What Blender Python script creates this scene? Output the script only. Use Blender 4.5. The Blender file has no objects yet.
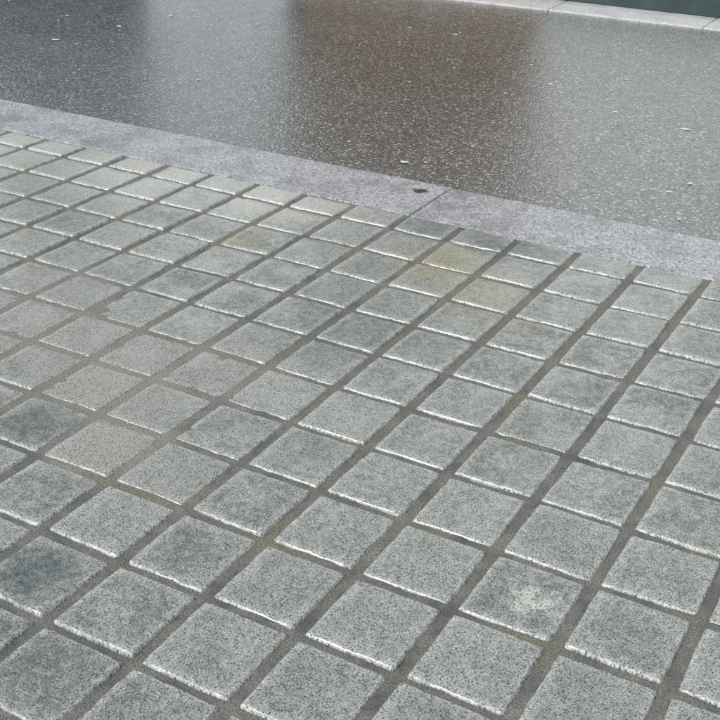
import bpy, math, numpy as np
from mathutils import Matrix, Vector
S=0.22
rng=np.random.default_rng(7)
C=bpy.context
# ---------------------------------------------------------------- helpers
def link(o):
    C.collection.objects.link(o); return o
def mesh_obj(name,v,f,mat=None,smooth=False,parent=None):
    me=bpy.data.meshes.new(name); me.from_pydata([tuple(map(float,a)) for a in v],[],[tuple(int(i) for i in a) for a in f]); me.update()
    if smooth: me.polygons.foreach_set("use_smooth",[True]*len(me.polygons))
    o=link(bpy.data.objects.new(name,me))
    if mat: me.materials.append(mat)
    if parent: o.parent=parent
    return o
def fast_mesh(name,V,Q,mat,attr=None,smooth=True):
    me=bpy.data.meshes.new(name)
    me.vertices.add(len(V)); me.vertices.foreach_set("co",V.astype(np.float32).ravel())
    n=len(Q); me.loops.add(n*4); me.loops.foreach_set("vertex_index",Q.astype(np.int32).ravel())
    me.polygons.add(n); me.polygons.foreach_set("loop_start",np.arange(0,4*n,4,dtype=np.int32))
    me.update(calc_edges=True)
    if smooth: me.polygons.foreach_set("use_smooth",np.ones(n,bool))
    if attr is not None:
        a=me.color_attributes.new("tile",'FLOAT_COLOR','POINT'); a.data.foreach_set("color",attr.astype(np.float32).ravel())
    me.materials.append(mat); me.validate()
    return link(bpy.data.objects.new(name,me))
def vnoise(x,y,seed=0):
    r=np.random.default_rng(seed).random((256,256))
    xi=np.floor(x).astype(int); yi=np.floor(y).astype(int); fx=x-xi; fy=y-yi
    fx=fx*fx*(3-2*fx); fy=fy*fy*(3-2*fy)
    g=lambda a,b:r[a%256,b%256]
    return (g(xi,yi)*(1-fx)+g(xi+1,yi)*fx)*(1-fy)+(g(xi,yi+1)*(1-fx)+g(xi+1,yi+1)*fx)*fy
def box_vf(x0,x1,y0,y1,z0,z1):
    v=[(x0,y0,z0),(x1,y0,z0),(x1,y1,z0),(x0,y1,z0),(x0,y0,z1),(x1,y0,z1),(x1,y1,z1),(x0,y1,z1)]
    f=[(0,3,2,1),(4,5,6,7),(0,1,5,4),(1,2,6,5),(2,3,7,6),(3,0,4,7)]
    return v,f
def boxes(name,L,mat,parent=None,bevel=0):
    v=[];f=[]
    for b in L:
        a,c=box_vf(*b); n=len(v); v+=a; f+=[tuple(i+n for i in q) for q in c]
    o=mesh_obj(name,v,f,mat,parent=parent)
    if bevel:
        m=o.modifiers.new("b",'BEVEL'); m.width=bevel; m.segments=2
    return o
# ---------------------------------------------------------------- node DSL
class N:
    def __init__(s,name,dim='3D'):
        s.m=bpy.data.materials.new(name); s.m.use_nodes=True; s.t=s.m.node_tree; s.dim=dim
        s.b=s.t.nodes["Principled BSDF"]; s.pos=s.t.nodes.new("ShaderNodeNewGeometry").outputs["Position"]
    def new(s,k,**kw):
        n=s.t.nodes.new(k)
        for a,b in kw.items(): setattr(n,a,b)
        return n
    def put(s,sock,v):
        if isinstance(v,bpy.types.NodeSocket): s.t.links.new(v,sock)
        elif isinstance(v,(tuple,list)):
            sock.default_value=tuple(v)+((1,) if len(v)==3 and len(sock.default_value)==4 else ())
        else: sock.default_value=v
    def noise(s,scale,detail=3,rough=.6,vec=None,color=False,dist=0):
        n=s.new("ShaderNodeTexNoise",noise_dimensions=s.dim); s.put(n.inputs["Vector"],vec or s.pos)
        n.inputs["Scale"].default_value=scale; n.inputs["Detail"].default_value=detail; n.inputs["Roughness"].default_value=rough
        n.inputs["Distortion"].default_value=dist
        return n.outputs["Color" if color else "Fac"]
    def vorn(s,scale,vec=None):
        n=s.new("ShaderNodeTexVoronoi",voronoi_dimensions=s.dim); s.put(n.inputs["Vector"],vec or s.pos); n.inputs["Scale"].default_value=scale
        return n.outputs["Distance"],n.outputs["Color"]
    def map(s,v,a,b,c=0.,d=1.,smooth=False):
        n=s.new("ShaderNodeMapRange"); 
        if smooth: n.interpolation_type='SMOOTHSTEP'
        s.put(n.inputs[0],v)
        for i,k in enumerate((a,b,c,d)): s.put(n.inputs[i+1],float(k))
        return n.outputs[0]
    def math(s,op,a,b=0.,clamp=False):
        n=s.new("ShaderNodeMath",operation=op,use_clamp=clamp); s.put(n.inputs[0],a); s.put(n.inputs[1],b); return n.outputs[0]
    def mix(s,f,a,b,mode='MIX'):
        n=s.new("ShaderNodeMix",data_type='RGBA',blend_type=mode); s.put(n.inputs[0],f); s.put(n.inputs[6],a); s.put(n.inputs[7],b); return n.outputs[2]
    def grey(s,v):
        n=s.new("ShaderNodeCombineColor")
        for i in range(3): s.put(n.inputs[i],v)
        return n.outputs[0]
    def sep(s,c):
        n=s.new("ShaderNodeSeparateColor"); s.put(n.inputs[0],c); return n.outputs
    def vmath(s,op,a,b):
        n=s.new("ShaderNodeVectorMath",operation=op); s.put(n.inputs[0],a); s.put(n.inputs[1],b); return n.outputs
    def bump(s,h,dist,strength=1,normal=None):
        n=s.new("ShaderNodeBump"); n.inputs["Strength"].default_value=strength; n.inputs["Distance"].default_value=dist
        s.put(n.inputs["Height"],h)
        if normal: s.put(n.inputs["Normal"],normal)
        return n.outputs[0]
    def blob(s,x,y,r,wpos):
        d=s.vmath('DISTANCE',wpos,(x*S,y*S,0.))[1]
        return s.map(d,r*S*1.25,r*S*.35,0,1,True)
    def set(s,**k):
        for a,v in k.items(): s.put(s.b.inputs[a.replace("_"," ")],v)
        return s.m
def warped(n,amt,scale):
    c=n.noise(scale,3,.7,color=True)
    o=n.vmath('SUBTRACT',c,(.5,.5,.5))[0]
    sc=n.new("ShaderNodeVectorMath",operation='SCALE'); n.put(sc.inputs[0],o); sc.inputs["Scale"].default_value=amt
    w=n.vmath('ADD',n.pos,sc.outputs[0])[0]
    return n.vmath('MULTIPLY',w,(1,1,0))[0]
def blobs(n,w,L):
    acc=None
    for (x,y,r,k) in L:
        b=n.math('MULTIPLY',n.blob(x,y,r,w),k)
        acc=b if acc is None else n.math('MAXIMUM',acc,b)
    return acc
DARK=[(-3.1,-2.0,.5,.95),(-5,0,.5,.95),(-2.5,8,.9,.75),(-3.9,8,.6,.6),(-3.5,3.9,1.3,.35),(-2.2,-2.9,.7,.45)]
SILT=[(-4.9,1.2,1.5,.9),(-3.9,.1,.8,1),(-6.3,1.9,1.4,.8),(-2.9,-.1,.45,.7),(-4.0,2.3,1.2,.7),(-7.5,2.8,1.3,.6)]
MOSS=[(-3.1,6.6,.9,.9),(-2.1,5.9,.8,.8),(-6.2,5.8,.5,.7),(-1.4,5.2,.6,.45)]
DRY=[(-6.8,8.1,1.8,.8),(-9.5,7.9,2.,.8),(-13,7.8,2.2,.7)]
# ---------------------------------------------------------------- tile material
def tile_mat():
    n=N("concrete_tile",'2D'); at=n.new("ShaderNodeAttribute",attribute_name="tile")
    sp=n.sep(at.outputs["Color"]); r1,edge,r2=sp[0],sp[1],sp[2]
    w=warped(n,.16,16)
    big=n.noise(8,4,.72); mid=n.noise(46,4,.8); fine=n.noise(260,1,.8); 
    heart=n.math('MULTIPLY',n.map(edge,.97,.35,0,1,True),n.map(big,.36,.58,.3,1))
    heart=n.math('MULTIPLY',heart,n.map(r2,0,1,.4,1))
    col=n.mix(n.map(mid,.32,.66),(.265,.283,.262),(.45,.462,.425))
    col=n.mix(n.math('MULTIPLY',heart,n.map(mid,.34,.64,1,.45)),col,(.11,.132,.126))
    col=n.mix(n.map(r1,0,1,0,.3),col,(.37,.385,.355))
    col=n.mix(blobs(n,w,DRY),col,(.53,.54,.49))
    col=n.mix(n.math('MULTIPLY',blobs(n,w,SILT),n.map(mid,.35,.62,.5,.8)),col,(.33,.325,.285))
    col=n.mix(n.math('MULTIPLY',blobs(n,w,MOSS),n.map(mid,.35,.6,.25,.8)),col,(.35,.315,.18))
    col=n.mix(n.math('MULTIPLY',blobs(n,w,DARK),n.map(mid,.3,.65,1,.5)),col,(.06,.085,.083))
    col=n.mix(n.math('MULTIPLY',n.blob(1.1,0.0,.27,w),n.map(mid,.35,.55,.3,.85)),col,(.57,.575,.52))
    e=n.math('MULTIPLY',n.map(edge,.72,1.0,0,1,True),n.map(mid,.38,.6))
    col=n.mix(n.math('MULTIPLY',e,.5),col,(.54,.56,.55))  # pale worn tile edges, with some wet-rim highlight painted into the colour
    col=n.mix(.8,col,n.grey(n.map(fine,.3,.7,.42,1.62)),'MULTIPLY')
    vd,vc=n.vorn(190); cs=n.sep(vc)
    pitm=n.math('MULTIPLY',n.map(vd,.26,.40,1,0),n.map(cs[0],.74,.80))
    col=n.mix(n.math('MULTIPLY',pitm,.8),col,(.035,.04,.038))
    h=n.math('SUBTRACT',n.math('MULTIPLY',fine,.75),n.math('MULTIPLY',pitm,.8))
    rough=n.map(big,.3,.7,.26,.5)
    cw=n.math('MAXIMUM',n.map(big,.62,.4,.2,.95),n.math('MULTIPLY',n.map(edge,.86,.97,0,1),n.map(n.noise(6,2),.42,.55,.15,1)))
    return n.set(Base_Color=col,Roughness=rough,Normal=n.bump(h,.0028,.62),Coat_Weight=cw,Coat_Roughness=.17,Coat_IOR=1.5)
def groove_mat():
    n=N("joint_silt",'2D'); w=warped(n,.12,9)
    a=n.noise(12,4,.7); f=n.noise(220,2,.75)
    col=n.mix(n.map(a,.3,.7),(.11,.118,.106),(.30,.29,.255))
    col=n.mix(blobs(n,w,SILT),col,(.36,.35,.31))
    mo=n.math('MULTIPLY',n.map(n.noise(4,3),.52,.64),.55)
    mo=n.math('MAXIMUM',mo,n.math('MULTIPLY',blobs(n,w,MOSS),.7))
    col=n.mix(mo,col,(.27,.245,.16))
    col=n.mix(n.math('MULTIPLY',blobs(n,w,DARK),.7),col,(.07,.08,.075))
    col=n.mix(n.map(f,.42,.62,0,.75),col,(.075,.077,.068))
    return n.set(Base_Color=col,Roughness=n.map(a,.35,.65,.25,.75),Normal=n.bump(f,.0035,.9))
def road_mat():
    n=N("wet_asphalt",'2D')
    d,vc=n.vorn(74); cc=n.sep(vc); d2,vc2=n.vorn(170); c2=n.sep(vc2)
    mid=n.noise(3,5,.75)
    stone=n.mix(n.map(cc[0],.15,1),(.025,.03,.034),(.17,.18,.18))
    stone=n.mix(n.map(cc[1],.82,.89),stone,(.55,.56,.54))
    col=n.mix(n.map(d,.36,.56),stone,(.014,.018,.021))
    col=n.mix(n.map(c2[0],.88,.92,0,.8),col,(.46,.47,.46))
    col=n.mix(n.map(c2[1],.7,.88,0,.8),col,(.016,.019,.021))
    col=n.mix(n.map(mid,.45,.7,0,.25),col,(.18,.19,.19))
    h=n.math('ADD',n.math('MULTIPLY',n.map(d,.1,.7,1,0),n.map(cc[2],0,1,.2,1)),n.math('MULTIPLY',n.map(d2,0,.6,1,0),.25))
    rough=n.map(mid,.35,.65,.18,.34)
    return n.set(Base_Color=col,Roughness=rough,Normal=n.bump(h,.005,.7),Coat_Weight=n.map(mid,.4,.65,1,.85),Coat_Roughness=.1,Coat_IOR=2.3,Coat_Normal=n.bump(h,.0026,.55))
def granite_mat(name,c1,c2,dark,rough=.4,coat=.6,sc=130):
    n=N(name); d,vc=n.vorn(sc); cc=n.sep(vc); big=n.noise(5,5,.75); f=n.noise(sc*1.8,1,.7)
    col=n.mix(n.map(big,.3,.7),c1,c2)
    col=n.mix(n.map(cc[0],.74,.82,0,.75),col,dark)
    col=n.mix(n.map(cc[1],.75,.85,0,.7),col,(.66,.66,.67))
    col=n.mix(n.map(big,.52,.36,0,.5),col,dark)
    col=n.mix(.6,col,n.grey(n.map(f,.3,.7,.4,1.6)),'MULTIPLY')
    return n.set(Base_Color=col,Roughness=n.map(big,.3,.7,rough-.1,rough+.15),Normal=n.bump(n.math('ADD',f,n.math('MULTIPLY',d,.6)),.004,.8),Coat_Weight=coat,Coat_Roughness=.22,Coat_IOR=1.4)
def plain_mat(name,c,c2,rough=.6,sc=8,bump=.001,metal=0):
    n=N(name); col=n.mix(n.map(n.noise(sc,4,.65),.3,.7),c,c2)
    return n.set(Base_Color=col,Roughness=rough,Normal=n.bump(n.noise(sc*20,2),bump,.6),Metallic=metal)
MT=tile_mat(); MG=groove_mat(); MR=road_mat()
MK=granite_mat("granite_kerb_stone",(.32,.33,.345),(.45,.458,.475),(.15,.152,.165))
MK2=granite_mat("pale_granite",(.56,.57,.57),(.68,.68,.67),(.4,.4,.4),.5,.3)
# ---------------------------------------------------------------- pavement tiles
KY0,KY1=8.202*S,9.841*S
def build_tiles():
    e=[-.0008,0.,.0014,.0038,.0052]              # distance from edge
    zp=[-.014,-.0062,-.0040,-.0005,0.]
    V=[];Q=[];A=[];off=0
    NI=8
    def axis(a):
        l=[-(a-x) for x in e]; inner=list(np.linspace(l[-1],-l[-1],NI+1)[1:-1])
        return np.array(l+inner+[-x for x in l[::-1]])
    for i in range(-46,24):
        for j in range(-20,9):
            cx,cy=i*S,j*S; ax=.443*S*rng.uniform(.985,1.012); ay=.456*S*rng.uniform(.985,1.01)
            if j==8: y0=(8-.45)*S; y1=8.17*S; cy=(y0+y1)/2; ay=(y1-y0)/2
            X,Y=np.meshgrid(axis(ax),axis(ay),indexing='ij'); n=X.shape[0]
            d=np.minimum(ax-np.abs(X),ay-np.abs(Y)); Z=np.interp(d,e,zp)
            r=.008; qx=np.maximum(np.abs(X)-(ax-r),0); qy=np.maximum(np.abs(Y)-(ay-r),0)
            m=(qx>0)&(qy>0); hy=np.where(m,np.maximum(qx,qy)/np.maximum(np.hypot(qx,qy),1e-9),1)
            X=np.where(m,np.sign(X)*(ax-r+qx*hy),X); Y=np.where(m,np.sign(Y)*(ay-r+qy*hy),Y)
            near=np.clip(1-d/.02,0,1)
            wx=cx+X; wy=cy+Y
            X=X+near*.0035*(vnoise(wx*60,wy*60,1)-.5); Y=Y+near*.0035*(vnoise(wx*60+40,wy*60,2)-.5)
            Z=Z-near*np.maximum(vnoise(wx*80,wy*80,3)-.66,0)*.011
            Z=Z+rng.normal(0,.0007)+X*rng.normal(0,.008)+Y*rng.normal(0,.008)
            th=rng.normal(0,.007); X,Y=X-th*Y,Y+th*X
            V.append(np.stack([cx+X+rng.normal(0,.0006),cy+Y+rng.normal(0,.0006),Z],-1).reshape(-1,3))
            ii,jj=np.meshgrid(np.arange(n-1),np.arange(n-1),indexing='ij'); b=(ii*n+jj).ravel()+off
            Q.append(np.stack([b,b+n,b+n+1,b+1],-1)); off+=n*n
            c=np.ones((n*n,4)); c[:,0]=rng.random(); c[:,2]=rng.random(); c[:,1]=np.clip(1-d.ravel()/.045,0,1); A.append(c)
    return fast_mesh("pavement_tiles",np.concatenate(V),np.concatenate(Q),MT,np.concatenate(A))
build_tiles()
def grid(name,x0,x1,y0,y1,st,zf,mat):
    xs=np.arange(x0,x1+1e-9,st); ys=np.linspace(y0,y1,int((y1-y0)/st)+1)
    X,Y=np.meshgrid(xs,ys,indexing='ij'); Z=zf(X,Y); n=len(ys)
    ii,jj=np.meshgrid(np.arange(len(xs)-1),np.arange(n-1),indexing='ij'); b=(ii*n+jj).ravel()
    return fast_mesh(name,np.stack([X,Y,Z],-1).reshape(-1,3),np.stack([b,b+n,b+n+1,b+1],-1),mat)
def zsilt(X,Y):
    z=-.0064+.004*(vnoise(X*9,Y*9,11)-.5)+.003*(vnoise(X*40,Y*40,12)-.5)
    for (x,y,r,k) in SILT: z=z+.005*k*np.exp(-((X-x*S)**2+(Y-y*S)**2)/(r*S)**2)
    return np.minimum(z,-.0016)
grid("pavement_joint_bed",-10.2,5.3,-4.6,KY0,.025,zsilt,MG)
# ---------------------------------------------------------------- kerb
kerb=link(bpy.data.objects.new("granite_kerb",None))
xj=-4.5*S; L=3.35; k=0
for q in range(-6,6):
    boxes("kerb_stone_%d"%k,[(xj+q*L+.001,xj+(q+1)*L-.001,KY0+.003,KY1,-.2,-.001+.0015*((q*7)%3-1))],MK,kerb,.005); k+=1
RZ=-.11
YF=28.3*S; YW=30.1*S
grid("road",-24,22,KY1-.02,YF+.02,.12,lambda X,Y:RZ+.006*(vnoise(X*1.3,Y*1.3,21)-.5),MR)
fk=link(bpy.data.objects.new("far_kerb",None)); k=0
for q in range(-20,20):
    boxes("far_kerb_stone_%d"%k,[(q*1.1+.002,q*1.1+1.098,YF,YW-.002,-.3,-.096)],MK2,fk,.008); k+=1
# ---------------------------------------------------------------- building opposite
MW=plain_mat("pale_render",(.76,.78,.775),(.82,.83,.82),.8,3)
MW2=plain_mat("grey_render",(.44,.48,.50),(.52,.56,.57),.8,3)
MP=plain_mat("dark_slate_plinth",(.03,.055,.06),(.055,.08,.085),.35,6)
def wood():
    n=N("brown_timber"); c=n.new("ShaderNodeMapping"); n.put(c.inputs[0],n.pos); c.inputs["Scale"].default_value=(14,14,1.2)
    col=n.mix(n.map(n.noise(2,6,.7,vec=c.outputs[0]),.3,.7),(.06,.038,.015),(.22,.125,.045)); return n.set(Base_Color=col,Roughness=.6)
MB=wood(); MTe=plain_mat("teal_painted_metal",(.010,.035,.047),(.016,.05,.063),.4,3)
MGl=plain_mat("window_glass",(.03,.04,.045),(.04,.05,.055),.06,2,0.0001)
MF=plain_mat("painted_frame",(.5,.5,.47),(.58,.58,.55),.5,5)
bld=link(bpy.data.objects.new("rendered_building",None))
H=4.6; XL,XR=-22,20
D0,D1=-21.2*S,-11.0*S; T0,T1=-9.0,-28.1*S; DT=1.85; TT=1.65
zt=-.0956
wins=[(-.9,.5),(2.2,3.6),(5.3,6.7),(9,10.4),(13,14.4)]
WZ0,WZ1=2.3,3.6
W=[(XL,T0,YW,YW+.35,zt,DT),(T0,T1,YW,YW+.35,TT,DT),(D1,XR,YW,YW+.35,zt+.20,DT),(XL,XR,YW,YW+.35,DT,WZ0)]
allw=[(-17,-15.6),(-13,-11.6),(-8.2,-6.8),(-4.4,-3.0)]+wins; px=XL
for a,b in allw: W.append((px,a,YW,YW+.35,WZ0,WZ1)); px=b
W.append((px,XR,YW,YW+.35,WZ0,WZ1)); W.append((XL,XR,YW,YW+.35,WZ1,H))
boxes("wall",W,MW,bld)
boxes("grey_pier",[(T1,D0,YW-.004,YW+.35,zt,DT-.002)],MW2,bld)
pl=[];x=D1+.03
while x<XR: pl.append((x,min(x+1.35,XR)-.008,YW-.025,YW+.3,zt,.104)); x+=1.36
boxes("plinth",pl,MP,bld,.006)
boxes("garage_door",[(D0+i*(D1-D0)/12+.006,D0+(i+1)*(D1-D0)/12-.006,YW+.10,YW+.14,zt,DT) for i in range(12)]+[(D0,D1,YW+.09,YW+.1-.002,z,z+.1) for z in (.15,.9,1.6)],MB,bld,.004)
boxes("roller_shutter",[(T0,T1,YW+.10,YW+.125,zt+i*.086,zt+i*.086+.078) for i in range(20)]+[(T0,T1,YW+.13,YW+.14,zt,TT)],MTe,bld,.008)
gl=[];fr=[]
for a,b in allw:
    gl.append((a,b,YW+.16,YW+.17,WZ0,WZ1)); m=(a+b)/2
    fr+=[(a,a+.06,YW+.11,YW+.158,WZ0,WZ1),(b-.06,b,YW+.11,YW+.158,WZ0,WZ1),(m-.04,m+.04,YW+.11,YW+.158,WZ0+.06,WZ1-.06),(a+.06,b-.06,YW+.11,YW+.158,WZ0,WZ0+.06),(a+.06,b-.06,YW+.11,YW+.158,WZ1-.06,WZ1),(a-.08,b+.08,YW-.05,YW-.002,WZ0-.08,WZ0-.002)]
boxes("window_glass",gl,MGl,bld); boxes("window_frames",fr,MF,bld)
boxes("cornice",[(XL,XR,YW-.12,YW+.4,H+.001,H+.14),(XL,XR,YW,YW+.3,H+.141,H+.45)],MW,bld,.01)
boxes("roof_slab",[(XL,XR,YW+.401,YW+7,H-.1,H+.1)],MP,bld)
# ---------------------------------------------------------------- ground sheet
MGr=plain_mat("ground_concrete",(.16,.165,.16),(.22,.225,.215),.7,1.5,.003)
mesh_obj("ground",[(-300,-300,-.32),(300,-300,-.32),(300,300,-.32),(-300,300,-.32)],[(0,1,2,3)],MGr)
boxes("pavement_slab",[(-40,30,-12,-4.61,-.3,-.012),(-40,-10.21,-4.605,KY0-.002,-.3,-.012),(5.31,30,-4.605,KY0-.002,-.3,-.012)],MGr)
# ---------------------------------------------------------------- litter flecks and leaf
MWf=plain_mat("pale_fleck",(.6,.6,.56),(.75,.75,.72),.6,30); 
fv=[];ff=[]
def fleck(x,y,z,r):
    n=int(rng.integers(5,9)); b=len(fv); a=rng.uniform(0,6.28); st=rng.uniform(.7,1.6)
    for q in range(n):
        t=a+q*2*math.pi/n; rr=r*rng.uniform(.35,1.2)
        fv.append((x+rr*math.cos(t)*st,y+rr*math.sin(t),z)); 
    for q in range(n):
        v=fv[b+q]; fv.append((x+(v[0]-x)*.8,y+(v[1]-y)*.8,z+min(.002,r*.3)))
    ff.append(tuple(b+n+q for q in range(n)))
    for q in range(n): ff.append((b+q,b+(q+1)%n,b+n+(q+1)%n,b+n+q))
for (x,y,r) in [(-2.4,17.4,.018),(-6.6,12.0,.018),(-1.5,13.1,.014),(-20.1,16.5,.022),(-6.2,12.2,.009)]: fleck(x*S,y*S,RZ+.004,r)
for q in range(300):
    fleck(rng.uniform(-8,2),rng.uniform(KY1+.1,YF-.1),RZ+.004,.003+.011*rng.random()**3)
for q in range(60): fleck(rng.uniform(-3,1),rng.uniform(-1.2,1.9),.0005,rng.uniform(.0008,.0022))
mesh_obj("litter_flecks",fv,ff,MWf)
ML=plain_mat("dead_leaf_brown",(.03,.028,.02),(.07,.06,.04),.5,60)
cx,cy=-4.9*S,9.35*S; nl=14
out=[]
for q in range(nl):
    t=2*math.pi*q/nl; r=(.020 if q%2 else .032)*(1+.2*math.sin(3*t)); out.append((cx+r*1.1*math.cos(t),cy+.75*r*math.sin(t),.004+.003*math.sin(2*t)))
lv=[(cx,cy,.003)]+out; lf=[(0,1+q,1+(q+1)%nl) for q in range(nl)]
mesh_obj("fallen_leaf",lv,lf,ML,True)
# ---------------------------------------------------------------- camera
pi_,ro,ya=.48136,.01581,-.51485
v=np.array([math.sin(ya)*math.cos(pi_),math.cos(ya)*math.cos(pi_),-math.sin(pi_)])
r=np.array([math.cos(ya),-math.sin(ya),0]); u=np.cross(r,v)
r,u=r*math.cos(ro)+u*math.sin(ro),-r*math.sin(ro)+u*math.cos(ro)
cam=bpy.data.cameras.new("camera"); co=link(bpy.data.objects.new("camera",cam))
co.matrix_world=Matrix(((r[0],u[0],-v[0],3.83731*S),(r[1],u[1],-v[1],-8.11144*S),(r[2],u[2],-v[2],6.82454*S),(0,0,0,1)))
cam.sensor_width=36; cam.lens=36*1163.8/720; cam.clip_end=1000; cam.clip_start=.05
C.scene.camera=co
# ---------------------------------------------------------------- light
el=math.radians(46); az=math.atan2(-.45,-.68)
w=bpy.data.worlds.new("World"); C.scene.world=w; w.use_nodes=True
nt=w.node_tree; bg=nt.nodes["Background"]; sky=nt.nodes.new("ShaderNodeTexSky"); sky.sky_type='NISHITA'; sky.sun_disc=False
sky.sun_elevation=el; sky.sun_rotation=az; sky.dust_density=3; sky.air_density=1.2
hs=nt.nodes.new("ShaderNodeHueSaturation"); hs.inputs["Saturation"].default_value=.36
nt.links.new(sky.outputs[0],hs.inputs["Color"]); nt.links.new(hs.outputs[0],bg.inputs[0]); bg.inputs[1].default_value=.148
sl=bpy.data.lights.new("sun",'SUN'); sl.energy=1.5; sl.angle=math.radians(12); sl.color=(.97,.99,1)
so=link(bpy.data.objects.new("sun",sl))
d=Vector((math.sin(az)*math.cos(el),math.cos(az)*math.cos(el),math.sin(el)))
so.rotation_euler=d.to_track_quat('Z','Y').to_euler()
sc=C.scene; sc.view_settings.view_transform='Standard'; sc.view_settings.look='None'; sc.view_settings.exposure=0
